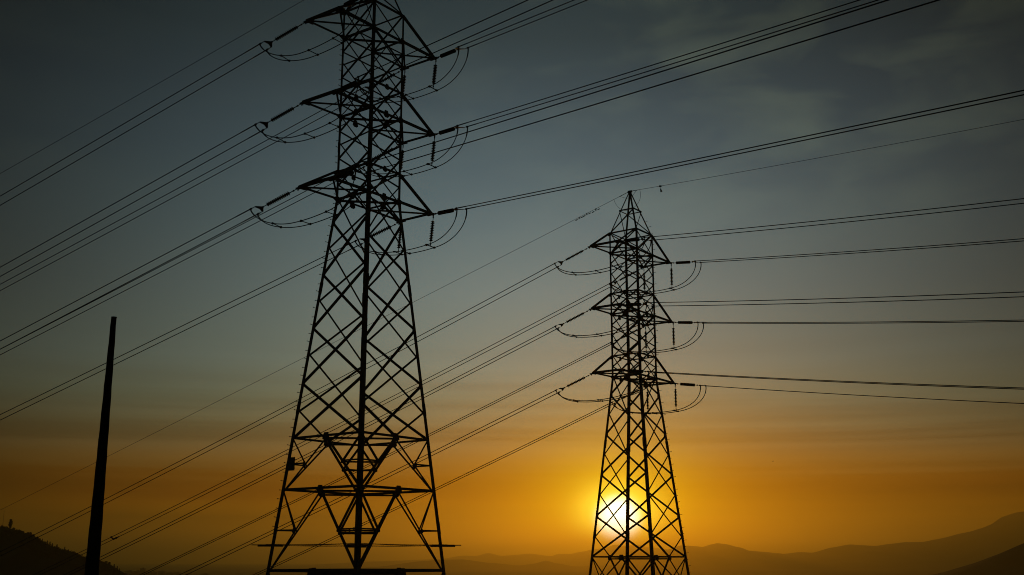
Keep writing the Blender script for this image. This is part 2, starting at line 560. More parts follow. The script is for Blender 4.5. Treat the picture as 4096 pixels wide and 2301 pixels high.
# far town on the plain: apartment blocks
def block(px0, px1, pytop, dist, name='apartment_block', cab=True):
    a, b = ray(px0, pytop, dist), ray(px1, pytop, dist)
    wd, top = b.x - a.x, a.z
    t = empty(name, ((a.x + b.x) / 2, dist, PLAIN))
    hh = top - PLAIN
    wl = MB()
    dp = 9.0
    wl.box(V((0, 0, hh / 2 - 1)), V((wd / 2, 0, 0)), V((0, dp, 0)), V((0, 0, hh / 2 + 1)))
    for k in range(1, int(hh / 3.1)):
        wl.box(V((0, -dp - 0.35, k * 3.1)), V((wd / 2 - 0.6, 0, 0)), V((0, 0.36, 0)), V((0, 0, 0.45)))
    wl.build('wall', 'concrete', t)
    rf = MB()
    rf.box(V((0, 0, hh + 0.45)), V((wd / 2 + .3, 0, 0)), V((0, dp + .3, 0)), V((0, 0, 0.42)))
    if cab:
        rf.box(V((wd * 0.15, 0, hh + 2.0)), V((wd * 0.14, 0, 0)), V((0, 3.0, 0)), V((0, 0, 1.2)))
    rf.build('roof', 'concrete', t)
    tag(t, 'distant hazy apartment block on the plain beyond the left hill', 'building', 'hazy apartment blocks on the far plain')
    return t


for a, b, y in [(481, 497, 2290), (503, 531, 2284), (537, 562, 2286), (563, 579, 2275), (584, 592, 2291), (597, 626, 2289), (635, 661, 2287), (667, 694, 2292), (700, 721, 2291), (742, 760, 2296), (800, 836, 2296)]:
    block(a, b, y, 3800 + (a * 37) % 300)

# ------------------------------------------------------------------ lattice towers
LV = {1: 0.0, 2: -6.5, 3: -13.046}
UP = 2.19                                   # depth of an arm at its root
W1, W3 = 1.605, 1.627
ZR = [-30.838, -34.437, -39.923, -46.0]     # horizontal frames of the splayed base
WR1 = 3.385
TIPX, TIPY = 1.677, 5.331
ZPK, ZPH, WPH = 6.965, 4.702, 0.873
CORN = {'L': (-1, -1), 'N': (1, -1), 'R': (1, 1), 'B': (-1, 1)}
FACES = [('L', 'N', V((0, -1, 0))), ('N', 'R', V((1, 0, 0))), ('R', 'B', V((0, 1, 0))), ('B', 'L', V((-1, 0, 0)))]


def half(z):
    if z > ZPH: return WPH * (ZPK - z) / (ZPK - ZPH)
    if z > UP: return WPH + (W1 - WPH) * (ZPH - z) / (ZPH - UP)
    if z > 0: return W1
    if z > LV[3]: return W1 + (W3 - W1) * z / LV[3]
    return W3 + (WR1 - W3) / (LV[3] - ZR[0]) * (LV[3] - z)


def cn(k, z):
    h = half(z)
    return V((CORN[k][0] * h, CORN[k][1] * h, z))


def gusset(mb, c, n, ex, wd, ht, off):
    """plate lying in a face (normal n), ex the in-plane horizontal"""
    ez = n.cross(ex).normalized()
    cc = c + n * off
    mb.plate([cc + ex * wd - ez * ht * .55, cc + ex * wd * .55 + ez * ht, cc - ex * wd * .55 + ez * ht, cc - ex * wd - ez * ht * .55, cc - ex * wd * .45 - ez * ht, cc + ex * wd * .45 - ez * ht], n, 0.014)


def build_tower(bolt_leg):
    T = empty('transmission_tower')
    # --- legs
    for k, (sx, sy) in CORN.items():
        mb = MB()
        e1, e2 = V((-sx, 0, 0)), V((0, -sy, 0))
        segs = [(UP + 0.02, 0.0, .17), (0.0, LV[2], .19), (LV[2], LV[3], .215), (LV[3], -22.7, .25), (-22.7, ZR[0], .265), (ZR[0], ZR[2], .285), (ZR[2], ZR[3] - .1, .295)]
        for z0, z1, wd in segs:
            mb.leg_angle(cn(k, z1) - (e1 + e2) * .06, cn(k, z0) - (e1 + e2) * .06, e1, e2, wd)
        for zs in (-8.9, -19.8, -28.6, -36.9):             # bolted splice plates
            h0 = cn(k, zs + .42), cn(k, zs - .42)
            mb.leg_angle(h0[1] - (e1 + e2) * .072, h0[0] - (e1 + e2) * .072, e1, e2, .30 if zs < LV[3] else .235, .03)
        leg = mb.build('leg', 'steel', T)
        ft = MB()
        b = cn(k, ZR[3] - .1)
        ft.box(b - V((0, 0, .35)), V((.55, 0, 0)), V((0, .55, 0)), V((0, 0, .5)))
        ft.box(b + V((0, 0, .17)), V((.3, 0, 0)), V((0, .3, 0)), V((0, 0, .02)))
        ft.build('footing', 'concrete', leg)
        if k == bolt_leg:                                   # climbing bolts
            z, i = ZPH - 1.0 if bolt_leg == 'R' else UP, 0
            while z > ZR[2] + 3.0:
                sb = MB()
                p = cn(k, z)
                d = V((sx, 0, 0)) if i % 2 else V((0, sy, 0))
                sb.tube([p, p + d * .31 + V((0, 0, .03)), p + d * .312 + V((0, 0, .03)), p + d * .335 + V((0, 0, .032))], [.022, .022, .036, .036], 5)
                sb.build('step_bolt', 'fitting', leg)
                z -= .62
                i += 1
    # --- peak
    pk = MB()
    apex = V((0, 0, ZPK))
    for k, (sx, sy) in CORN.items():
        e1, e2 = V((-sx, 0, 0)), V((0, -sy, 0))
        tp = V((sx * .06, sy * .06, ZPK))
        pk.leg_angle(cn(k, UP), tp, e1, e2, .14, .014)
    for a, b, n in FACES:
        pk.angle(cn(a, ZPH), cn(b, ZPH), .11, -n, .012)
    for a, b, n in (('L', 'B', V((-1, 0, 0))), ('B', 'L', V((-1, 0, 0))), ('B', 'R', V((0, 1, 0))), ('R', 'N', V((1, 0, 0))), ('N', 'L', V((0, -1, 0)))):
        pk.angle(cn(a, ZPH) - n * .02, cn(b, UP) - n * .02, .09, -n, .01)
    pk.angle(cn('N', ZPH) - V((0, 0, .03)), cn('B', ZPH) - V((0, 0, .03)), .06, V((0, 0, -1)), .01, V((1, 0, 0)))
    pk.box(apex + V((0, 0, -.12)), V((.14, 0, 0)), V((0, .14, 0)), V((0, 0, .16)))
    pk.plate([apex + V((-.32, 0, -.12)), apex + V((.32, 0, -.12)), apex + V((.22, 0, .08)), apex + V((-.22, 0, .08))], V((0, 1, 0)), .05)
    pk.build('peak', 'steel', T)
    # --- horizontal frames
    for z, wd in [(UP, .13), (0, .14), (LV[2] + UP, .13), (LV[2], .14), (LV[3] + UP, .13), (LV[3], .15), (ZR[0], .15), (ZR[1], .165), (ZR[2], .20)]:
        mb = MB()
        for a, b, n in FACES:
            mb.angle(cn(a, z) - n * .03, cn(b, z) - n * .03, wd, -n)
            ex = (cn(b, z) - cn(a, z)).normalized()
            if z in LV.values() or z > -12:
                s = .30 if z in LV.values() else .24
                if z != UP and z != 0:
                    gusset(mb, (cn(a, z) + cn(b, z)) / 2, n, ex, s, s * .95, .006)
            else:
                gusset(mb, (cn(a, z) + cn(b, z)) / 2, n, ex, .36, .27, .006)
        if z in LV.values():
            mb.angle(cn('L', z) - V((0, 0, .04)), cn('R', z) - V((0, 0, .04)), .14, V((0, 0, -1)), .012, V((1, -1, 0)))
            if z == LV[3]:
                mb.angle(cn('N', z) - V((0, 0, .07)), cn('B', z) - V((0, 0, .07)), .10, V((0, 0, -1)), .012, V((1, 1, 0)))
        if z in ZR:
            mids = [(cn(a, z) + cn(b, z)) / 2 - n * .10 - V((0, 0, .05)) for a, b, n in FACES]
            for i in range(4):
                mb.angle(mids[i], mids[(i + 1) % 4], .12 if z == ZR[2] else .13, V((0, 0, -1)), .012, mids[i] + mids[(i + 1) % 4])
        mb.build('horizontal_frame', 'steel', T)
    # --- crossed bracing, one mesh per face of each tier
    arm_tiers = [(UP, 0.0, .10), (-1.095, -3.21, .105), (-3.21, -5.405, .105), (-5.405, -7.595, .105), (-7.595, -9.76, .11), (-9.76, -11.95, .11),
                 (-14.8, -18.8, .145), (-18.8, -22.8, .15), (-22.8, -26.85, .15), (-26.85, ZR[0], .155)]
    side_tiers = [(UP, 0.0, .11), (0.0, -2.167, .115), (-2.167, -4.31, .115), (-4.31, LV[2], .115), (LV[2], -8.67, .115), (-8.67, -10.856, .115), (-10.856, LV[3], .12),
                  (LV[3], -16.8, .145), (-16.8, -20.8, .15), (-20.8, -24.8, .15), (-24.8, -28.85, .155)]
    dn_ = V((0, 0, -1))
    for a, b, n in FACES:
        wide = (a, b) in (('L', 'N'), ('R', 'B'))
        for z0, z1, wd in (arm_tiers if wide else side_tiers):
            mb = MB()
            mb.angle(cn(a, z0) - n * .02, cn(b, z1) - n * .02, wd, -n, .012, dn_)
            mb.angle(cn(b, z0) - n * .045, cn(a, z1) - n * .045, wd, -n, .012, -dn_)
            if wide and z0 < 1:
                for k in (a, b):
                    ex = (cn(b, z0) - cn(a, z0)).normalized() * (1 if k == a else -1)
                    c = cn(k, z0)
                    s = .32 if z0 < LV[3] else .2
                    ez = V((0, 0, 1))
                    mb.plate([c + ez * s, c - ez * s, c - ez * s * .6 + ex * s * .75, c + ez * s * .6 + ex * s * .75], n, .014)
            mb.build('cross_brace', 'steel', T)
        # half panels meeting the middle of a horizontal frame
        for zc, zend, wd in (((0.0, -1.095, .10), (LV[3], -11.95, .12), (LV[3], -14.8, .15)) if wide else ((ZR[0], -28.85, .15),)):
            mb = MB()
            m_ = (cn(a, zc) + cn(b, zc)) / 2
            mb.angle(m_ - n * .02, cn(a, zend) - n * .02, wd, -n, .012)
            mb.angle(m_ - n * .045, cn(b, zend) - n * .045, wd, -n, .012)
            mb.build('half_brace', 'steel', T)
    # --- K bracing of the splayed base
    for z0, z1 in zip(ZR, ZR[1:]):
        qs = {}
        for a, b, n in FACES:
            mb = MB()
            top = (cn(a, z0) + cn(b, z0)) / 2
            for k in (a, b):
                bot = cn(k, z1)
                mb.angle(top - n * .05, bot - n * .05, .135, -n, .014, V((0, 0, -1)))
                qd = (top + bot) / 2
                qs[(k, a + b)] = qd - n * .08
                mb.angle(qd - n * .02, cn(k, z0) - n * .02, .12, -n, .01)
                mb.angle(qd - n * .03, cn(k, qd.z) - n * .03, .10, -n, .01)
                ex = (cn(b, z0) - cn(a, z0)).normalized()
                gusset(mb, qd, n, ex, .17, .16, .0)
            mb.build('k_brace', 'steel', T)
        for k in CORN:
            mb = MB()
            two = [p for (kk, f), p in qs.items() if kk == k]
            mb.angle(two[0], two[1], .11, V((0, 0, -1)), .01, V((CORN[k][0], CORN[k][1], 0)))
            mb.build('corner_tie', 'steel', T)
    # --- cross arms
    for lv, z in LV.items():
        for sy in (-1, 1):
            mb = MB()
            ka, kb = ('L', 'N') if sy < 0 else ('B', 'R')
            n_in = V((0, -sy, 0))
            ta, tb = V((-TIPX, sy * TIPY, z - .045)), V((TIPX, sy * TIPY, z - .045))
            dn = V((0, 0, 1))
            mb.angle(ta, cn(ka, z), .17, dn, .014, V((1, 0, 0)))
            mb.angle(tb, cn(kb, z), .17, dn, .014, V((-1, 0, 0)))
            mb.angle(ta - V((0, 0, .02)), cn(kb, z) - V((0, 0, .02)), .14, dn, .012, V((1, 0, 0)))
            mb.angle(tb - V((0, 0, .045)), cn(ka, z) - V((0, 0, .045)), .14, dn, .012, V((1, 0, 0)))
            mb.angle(ta + V((0, sy * .02, 0)), tb + V((0, sy * .02, 0)), .19, n_in, .014)
            mb.angle(ta, cn(ka, z + UP), .17, V((1, 0, 0)), .014)
            mb.angle(tb, cn(kb, z + UP), .17, V((-1, 0, 0)), .014)
            for tp, sx in ((ta, -1), (tb, 1)):           # tip plates and the hanger lug
                inw = V((0, -sy, 0))
                mb.plate([tp + V((-sx * .0, 0, -.08)) - inw * .12, tp + inw * .62 + V((0, 0, -.04)), tp + inw * .62 + V((0, 0, .24)), tp + V((0, 0, .12)) - inw * .12], V((1, 0, 0)), .05)
                mb.plate([tp + V((sx * .30, 0, 0)) - inw * .10, tp + V((sx * .30, 0, 0)) + inw * .16, tp + V((-sx * .5, 0, 0)) + inw * .34, tp + V((-sx * .5, 0, 0)) - inw * .12], V((0, 0, 1)), .07)
                mb.box(tp + V((sx * .12, 0, -.09)), V((.06, 0, 0)), V((0, .02, 0)), V((0, 0, .1)))
            # root plates
            for k in (ka, kb):
                c = cn(k, z)
                mb.plate([c + V((0, sy * .45, .02)), c + V((0, -sy * .2, -.3)), c + V((0, -sy * .2, .28)), c + V((0, sy * .2, .2))], V((1, 0, 0)), .03)
                c = cn(k, z + UP)
                mb.plate([c + V((0, sy * .42, -.28)), c + V((0, sy * .3, -.36)), c + V((0, -sy * .15, -.22)), c + V((0, -sy * .15, .12)), c + V((0, sy * .12, .1))], V((1, 0, 0)), .03)
            mb.build('cross_arm', 'steel', T)
    return T


def place(t, loc, yaw):
    t.location = (loc[0], loc[1], loc[2] + EYE)
    t.rotation_euler = (0, 0, yaw)


TOWERS = {'n': ((-10.7377, 80.9882, 39.1848), -0.64789), 'f': ((12.4977, 114.7704, 31.1581), -0.63257)}
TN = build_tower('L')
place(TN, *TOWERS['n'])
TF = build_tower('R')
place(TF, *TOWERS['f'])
tag(TN, 'large steel lattice tower left of centre, its peak cut off by the picture top', 'power pylon', 'lattice transmission towers')
tag(TF, 'smaller farther steel lattice tower with pointed peak, standing in front of the setting sun', 'power pylon', 'lattice transmission towers')

# anti-climbing guard of outriggers and barbed wire on the nearer tower; plate on its leg
zg = -38.15
tips = {}
for k, (sx, sy) in CORN.items():
    gd = MB()
    c = cn(k, zg)
    o_ = V((sx, sy, 0)).normalized()
    s_ = V((-o_.y, o_.x, 0))
    gd.box(c + o_ * .25, o_ * .75, s_ * .05, V((0, 0, .075)))
    gd.box(c + o_ * 1.0 + V((0, 0, .04)), o_ * .42, s_ * .03, V((0, 0, .03)))
    for e in (V((-sx, 0, 0)), V((0, -sy, 0))):
        gd.box(c + e * .35 + V((0, 0, -.02)), e * .62, V((e.y, e.x, 0)) * .035, V((0, 0, .055)))
    tips[k] = [c + o_ * d + V((0, 0, .06 + .03 * (d < .5))) for d in (.2, .45, .7, .95)]
    gd.build('anti_climb_bracket', 'steel', TN)
bw = MB()
rnd = random.Random(4)
for a, b, n in FACES:
    for i, (p, q_) in enumerate(zip(tips[a], tips[b])):
        pts = []
        for j in range(25):
            t = j / 24
            pts.append(p.lerp(q_, t) - V((0, 0, (.05 + .05 * (i == 1)) * 4 * t * (1 - t))))
        bw.tube(pts, .010, 4)
        for j in range(1, 48):
            c = p.lerp(q_, j / 48) - V((0, 0, (.05 + .05 * (i == 1)) * 4 * (j / 48) * (1 - j / 48)))
            d = V((rnd.uniform(-1, 1), rnd.uniform(-1, 1), rnd.uniform(-1, 1))).normalized() * .05
            bw.tube([c - d, c + d], .007, 3)
bw.build('barbed_wire', 'wire', TN)
sg = MB()
c = cn('L', -32.6) + V((.42, -.06, 0))
sg.box(c, V((.36, 0, 0)), V((0, .02, 0)), V((0, 0, .46)))
sg.box(c + V((0, .04, .3)), V((.36, 0, 0)), V((0, .03, 0)), V((0, 0, .03)))
sg.box(c + V((0, .04, -.3)), V((.36, 0, 0)), V((0, .03, 0)), V((0, 0, .03)))
sg.build('sign_plate', 'plate', TN)

# ------------------------------------------------------------------ line hardware
HEAD = {('n', 'L'): 2.78908, ('n', 'R'): -0.85951, ('f', 'L'): 2.8088, ('f', 'R'): -0.80651}
CURV = {('n', 'L'): 7.7e-05, ('n', 'R'): 8.6e-05, ('f', 'L'): 0.000296, ('f', 'R'): 0.000338}
HB, LC = 0.46932, 3.64315                   # half spacing of the twin conductors; length of a string
SLOPE = {('n', 'L', 1, 1): (.39877, .07006), ('n', 'L', 1, 2): (.39109, .14536), ('n', 'L', 4, 1): (.37995, -.0171), ('n', 'L', 1, 3): (.37921, .11998), ('n', 'L', 4, 2): (.37447, -.02898),
         ('n', 'L', 4, 3): (.36398, .02704), ('f', 'L', 1, 1): (.44852, .16467), ('f', 'L', 4, 1): (.44581, .09055), ('f', 'L', 1, 2): (.44444, .02759), ('f', 'L', 4, 2): (.44111, -.05356),
         ('f', 'L', 1, 3): (.43766, .10344), ('f', 'L', 4, 3): (.43619, .00622), ('n', 'R', 3, 2): (.07113, -.04039), ('n', 'R', 2, 1): (.09222, .21811), ('n', 'R', 2, 2): (.0991, .16361),
         ('n', 'R', 3, 3): (.09241, -.23072), ('n', 'R', 2, 3): (.10965, .1449), ('f', 'R', 3, 1): (.13983, -.11695), ('f', 'R', 2, 1): (.14849, .02336), ('f', 'R', 3, 2): (.15556, -.21176),
         ('f', 'R', 2, 2): (.15878, .03602), ('f', 'R', 3, 3): (.16739, -.00538), ('f', 'R', 2, 3): (.16836, .07135), ('n', 'R', 3, 1): (.071, -.04)}
SPAN = {('n', 'L'): 75.0, ('n', 'R'): 135.0, ('f', 'L'): 112.0, ('f', 'R'): 150.0}
TWN = {'n': "nearer tower's", 'f': "farther tower's"}
LVN = {1: 'top', 2: 'middle', 3: 'bottom'}
ARM = {1: 'left', 3: 'left', 4: 'right', 2: 'right'}
DIRN = {'L': 'left', 'R': 'right'}


def tower_pt(t, p):
    loc, yaw = TOWERS[t]
    c, s = math.cos(yaw), math.sin(yaw)
    return V((loc[0] + c * p[0] - s * p[1], loc[1] + s * p[0] + c * p[1], loc[2] + EYE + p[2]))


def tip(t, i, lv):
    sx = -1 if i in (1, 4) else 1
    sy = -1 if i in (1, 3) else 1
    return tower_pt(t, (sx * TIPX, sy * TIPY, LV[lv] - .045))


def wire_pt(key, s, off):
    t, sd, i, lv = key
    h, k = HEAD[(t, sd)], CURV[(t, sd)]
    m, phi = SLOPE[key]
    u, n = V((math.cos(h), math.sin(h), 0)), V((-math.sin(h), math.cos(h), 0))
    return tip(t, i, lv) + u * s + (n * math.cos(phi) + V((0, 0, math.sin(phi)))) * off + V((0, 0, -m * s + k * s * s))


def frame_at(o, p, xdir, ydir):
    x = xdir.normalized()
    y = (ydir - x * ydir.dot(x)).normalized()
    z = x.cross(y)
    o.matrix_world = Matrix(((x.x, y.x, z.x, p.x), (x.y, y.y, z.y, p.y), (x.z, y.z, z.z, p.z), (0, 0, 0, 1)))


def discs(mb, x0, n, pitch, r):
    for i in range(n):
        x = x0 + i * pitch
        mb.tube([V((x, 0, 0)), V((x + pitch * .35, 0, 0)), V((x + pitch * .36, 0, 0)), V((x + pitch * .52, 0, 0)), V((x + pitch * .56, 0, 0)), V((x + pitch * .7, 0, 0)), V((x + pitch, 0, 0))],
                [.07, .08, r * .62, r * .97, r, r * .6, .07], 14)


LEN = 3.667
def make_tension():
    s = empty('insulator_string')
    k = MB()
    k.tube([V((.1, 0, 0)), V((.42, 0, 0))], .022, 6)
    k.tube([V((.06, .03, 0)), V((.30, .03, 0))], .018, 6)
    k.tube([V((.06, -.03, 0)), V((.30, -.03, 0))], .018, 6)
    k.ball(V((.46, 0, 0)), .075)
    k.tube([V((.46, 0, 0)), V((.82, 0, 0))], .035, 6)
    k.build('link', 'fitting', s)
    d = MB()
    discs(d, .80, 13, .142, .162)
    d.build('disc_stack', 'glaze', s, True)
    y = MB()
    y.tube([V((2.62, 0, 0)), V((3.0, 0, 0))], .03, 6)
    y.ball(V((2.97, 0, 0)), .075)
    y.plate([V((2.98, .07, 0)), V((2.98, -.07, 0)), V((3.27, -HB - .04, 0)), V((3.36, -HB, 0)), V((3.27, 0, 0)), V((3.36, HB, 0)), V((3.27, HB + .04, 0))], V((0, 0, 1)), .035)
    y.build('yoke_plate', 'fitting', s)
    for sg_ in (-1, 1):
        c_ = MB()
        c_.tube([V((3.3, sg_ * HB + .025, 0)), V((LEN - .04, sg_ * HB + .025, 0))], .014, 5)
        c_.tube([V((3.3, sg_ * HB - .025, 0)), V((LEN - .04, sg_ * HB - .025, 0))], .014, 5)
        c_.tube([V((LEN - .1, sg_ * HB, 0)), V((LEN, sg_ * HB, 0)), V((LEN + .12, sg_ * HB, -.01))], [.05, .085, .05], 8)
        c_.tube([V((LEN + .05, sg_ * HB, 0)), V((LEN + 1.1, sg_ * HB, 0)), V((LEN + 1.35, sg_ * HB, 0))], [.045, .042, .03], 8)
        c_.build('dead_end_clamp', 'fitting', s)
    return s


proto_t = make_tension()
first = True
for t in 'nf':
    for lv in (1, 2, 3):
        for i, sd in ((1, 'L'), (3, 'R'), (4, 'L'), (2, 'R')):
            key = (t, sd, i, lv)
            o = proto_t if first else copy_tree(proto_t)
            first = False
            p0, p1 = tip(t, i, lv), wire_pt(key, LC, 0)
            side = wire_pt(key, LC, 1) - p1
            h = HEAD[(t, sd)]
            frame_at(o, p0, p1 - p0, side)
            sc = (p1 - p0).length / LEN
            o.scale = (sc, 1, 1)
            tag(o, f"insulator string pulled {DIRN[sd]}ward from the {TWN[t]} {LVN[lv]} {ARM[i]} arm", 'insulator', 'tension insulator strings on the towers')

proto_s = empty('hanging_insulator')
k = MB()
k.tube([V((.0, 0, 0)), V((.12, 0, 0)), V((.42, 0, 0))], [.05, .035, .022], 6)
k.ball(V((.14, 0, 0)), .06)
k.build('link', 'fitting', proto_s)
k = MB()
discs(k, .42, 12, .135, .165)
k.build('disc_stack', 'glaze', proto_s, True)
k = MB()
k.tube([V((2.04, 0, 0)), V((2.42, 0, 0))], .03, 6)
k.ball(V((2.28, 0, 0)), .06)
k.box(V((2.43, 0, 0)), V((.03, 0, 0)), V((0, HB, 0)), V((0, 0, .03)))
for sg_ in (-1, 1):
    k.box(V((2.44, sg_ * HB, 0)), V((.05, 0, 0)), V((0, .05, 0)), V((0, 0, .12)))
k.build('jumper_clamp', 'fitting', proto_s)
HANG = {}
first = True
for t in 'nf':
    for lv in (1, 2, 3):
        for i in (4, 2):
            o = proto_s if first else copy_tree(proto_s)
            first = False
            p0 = tip(t, i, lv) + V((0, 0, -.1)) + V((.10, .02, 0))
            lean = V((-.17, .06, 0)) if t == 'n' else V((.0, .0, 0))
            dn = (V((0, 0, -1)) + lean * .5).normalized()
            hm = (HEAD[(t, 'L')] + math.pi + HEAD[(t, 'R')] + 2 * math.pi) / 2
            sidev = V((-math.sin(hm), math.cos(hm), 0))
            frame_at(o, p0, dn, sidev)
            hs = 1.0 if t == 'n' else 1.13
            o.scale = (hs, 1, 1)
            HANG[(t, lv, i)] = (p0 + dn * 2.44 * hs, sidev)
            tag(o, f"insulator hanging down from the {'inner' if i == 4 else 'outer'} corner of the {TWN[t]} {LVN[lv]} right arm", 'insulator', 'hanging insulators holding the jumpers')


def bez(p0, p1, p2, p3, n):
    out_ = []
    for j in range(n + 1):
        t = j / n
        u = 1 - t
        out_.append(p0 * u ** 3 + p1 * 3 * u * u * t + p2 * 3 * u * t * t + p3 * t ** 3)
    return out_


# ------------------------------------------------------------------ conductors and jumper loops
def sign_near(h):
    return 1 if math.cos(h) > 0 else -1


for key in SLOPE:
    t, sd, i, lv = key
    if key == ('n', 'R', 3, 1):
        continue                            # leaves the tower above the picture
    h = HEAD[(t, sd)]
    for q_, sg_ in (('upper', -1), ('lower', 1)):
        off = HB * sg_ * sign_near(h)
        mb = MB()
        S = SPAN[(t, sd)]
        pts = [wire_pt(key, LC - .02 + (S - LC) * (j / 70) ** 1.25, off) for j in range(71)]
        mb.tube(pts, .032 if t == 'n' else .037, 6)
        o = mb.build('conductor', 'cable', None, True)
        tag(o, f"{q_} wire of the pair running {DIRN[sd]} from the {TWN[t]} {LVN[lv]} {ARM[i]} arm", 'power line', 'twin power line conductors')

for t in 'nf':
    for lv in (1, 2, 3):
        for arm, (ia, ib) in (('left', (1, 3)), ('right', (4, 2))):
            J = empty('jumper_loop', tip(t, ia, lv))
            kA, kB = (t, 'L', ia, lv), (t, 'R', ib, lv)
            lines = []
            for sg_ in (-1, 1):
                a = wire_pt(kA, LC + .06, HB * sg_ * sign_near(HEAD[(t, 'L')]))
                b = wire_pt(kB, LC + .06, HB * sg_ * sign_near(HEAD[(t, 'R')]))
                ta, tb = tip(t, ia, lv), tip(t, ib, lv)
                if arm == 'right':
                    m1, sv = HANG[(t, lv, ia)]
                    m2, _ = HANG[(t, lv, ib)]
                    sgn = sg_ if sv.y > 0 else -sg_
                    m1, m2 = m1 + sv * HB * sgn, m2 + sv * HB * sgn
                else:
                    hm = (HEAD[(t, 'L')] + math.pi + HEAD[(t, 'R')] + 2 * math.pi) / 2
                    sv = V((-math.sin(hm), math.cos(hm), 0))
                    sgn = sg_ if sv.y > 0 else -sg_
                    m1 = ta + V((0, 0, -2.75)) + sv * HB * sgn
                    m2 = tb + V((0, 0, -2.55)) + sv * HB * sgn
                d = (m2 - m1).normalized()
                la, lb = (m1 - a).length, (b - m2).length
                ua = V((math.cos(HEAD[(t, 'L')]), math.sin(HEAD[(t, 'L')]), 0))
                ub = V((math.cos(HEAD[(t, 'R')]), math.sin(HEAD[(t, 'R')]), 0))
                dm = (m1 - m2).normalized()
                pts = bez(a, a + V((0, 0, -.22 * la)) + (m1 - a) * .12, m1 - d * la * .45 + V((0, 0, .04 * la)), m1, 18)
                mid = (m2 - m1).length
                pts += bez(m1, m1 + d * mid * .33 + V((0, 0, -.10)), m2 - d * mid * .33 + V((0, 0, -.10)), m2, 12)[1:]
                pts += bez(m2, m2 + d * lb * .42 + V((0, 0, .02 * lb)), b + V((0, 0, -.62 * (b.z - m2.z))) + ub * .15, b, 18)[1:]
                lines.append([p - J.location for p in pts])
                mb = MB()
                n = len(pts)
                rad = [.05 if (j < 4 or j > n - 5) else (.034 if t == 'n' else .040) for j in range(n)]
                mb.tube(lines[-1], rad, 7)
                mb.build('cable', 'cable', J, True)
            n = len(lines[0])
            for j in (int(n * .24), int(n * .44), int(n * .62)):
                sp = MB()
                p, q_ = lines[0][j], lines[1][j]
                sp.tube([p, q_], .032, 6)
                sp.ball(p, .095)
                sp.ball(q_, .095)
                sp.build('spacer', 'fitting', J)
            tag(J, f"drooping twin jumper loop slung under the {TWN[t]} {LVN[lv]} {arm} arm", 'jumper', 'jumper loops under the arms')

# spacer clamped across one far pair, left of the tall pole's foot
key = ('f', 'L', 4, 1)
s0 = 66.5
sp = MB()
p, q_ = wire_pt(key, s0, HB), wire_pt(key, s0, -HB)
c = (p + q_) / 2
sp.tube([p, p.lerp(q_, .5) - V((0, 0, .2)), q_], [.07, .10, .09], 8)
sp.ball(p, .12)
sp.ball(q_, .13)
u_ = (wire_pt(key, s0 + 1, 0) - wire_pt(key, s0, 0)).normalized()
sp.tube([q_ - u_ * .45, q_ + u_ * .3], .07, 6)
o = sp.build('line_spacer', 'fitting')
tag(o, 'dark spacer clamped across a wire pair just right of the tall pole', 'spacer')


# ------------------------------------------------------------------ earth wires and their fittings
EARTH = {('n', 'L'): (2.78899, .38241, .00012, 80.0), ('f', 'L'): (2.80898, .41485, .00011, 125.0), ('f', 'R'): (-.80628, .10255, .00024, 150.0)}


def earth_pt(key, s):
    t, sd = key
    h, m, kk, S = EARTH[key]
    return tower_pt(t, (0, 0, ZPK)) + V((math.cos(h) * s, math.sin(h) * s, -m * s + kk * s * s))


for key, (h, m, kk, S) in EARTH.items():
    mb = MB()
    mb.tube([earth_pt(key, .15 + (S - .15) * (j / 60) ** 1.3) for j in range(61)], .019, 6)
    mb.tube([earth_pt(key, s) for s in (.15, .5, .9, 1.4)], [.03, .03, .035, .014], 7)
    o = mb.build('earth_wire', 'wire', None, True)
    tag(o, f"single thin earth wire running {DIRN[key[1]]} from the {TWN[key[0]]} peak", 'power line', 'thin earth wires above the power lines')
J = empty('earth_wire_jumper', tower_pt('f', (0, 0, ZPK)))
a, b = earth_pt(('f', 'L'), 1.75), earth_pt(('f', 'R'), 1.35)
mb = MB()
mid = (a + b) / 2 + V((0, 0, -1.75))
hz = (b - a)
hz.z = 0
pts = bez(a, a + V((.1, 0, -.5)), mid - hz * .28, mid, 14) + bez(mid, mid + hz * .30, b + V((.35, 0, -1.2)), b, 14)[1:]
mb.tube([p - J.location for p in pts], .018, 5)
mb.build('outer_loop', 'wire', J)
a, b = earth_pt(('f', 'L'), 1.2), earth_pt(('f', 'R'), 1.0)
mb = MB()
cpt = tower_pt('f', (0, 0, ZPK - .75))
pts = bez(a, a + V((.35, 0, .1)), cpt + V((-.75, 0, -.1)), cpt, 12) + bez(cpt, cpt + V((.3, 0, .15)), b + V((-.3, 0, -.25)), b, 10)[1:]
mb.tube([p - J.location for p in pts], .018, 5)
mb.build('inner_loop', 'wire', J)
tag(J, 'thin looping jumper wires below the peak of the farther tower', 'jumper')


def damper(key, s, drop, label, two=True):
    p = earth_pt(key, s)
    u = (earth_pt(key, s + .1) - p).normalized()
    o = empty('vibration_damper', p)
    mb = MB()
    mb.box(V((0, 0, -.06)), u * .06, V((-u.y, u.x, 0)).normalized() * .03, V((0, 0, .10)))
    mb.tube([-u * .32 + V((0, 0, -drop - .01)), V((0, 0, -drop)), u * .32 + V((0, 0, -drop - .01))], .014, 5)
    mb.tube([V((0, 0, 0)), V((0, 0, -drop))], .018, 5)
    mb.build('clamp', 'fitting', o)
    for sg_ in ((-1, 1) if two else (1,)):
        wb = MB()
        wb.tube([u * sg_ * .20 + V((0, 0, -drop)), u * sg_ * .26 + V((0, 0, -drop)), u * sg_ * .46 + V((0, 0, -drop - .02))], [.02, .055, .05], 8)
        wb.build('weight', 'fitting', o)
    tag(o, label, 'damper', 'vibration dampers on the earth wire')


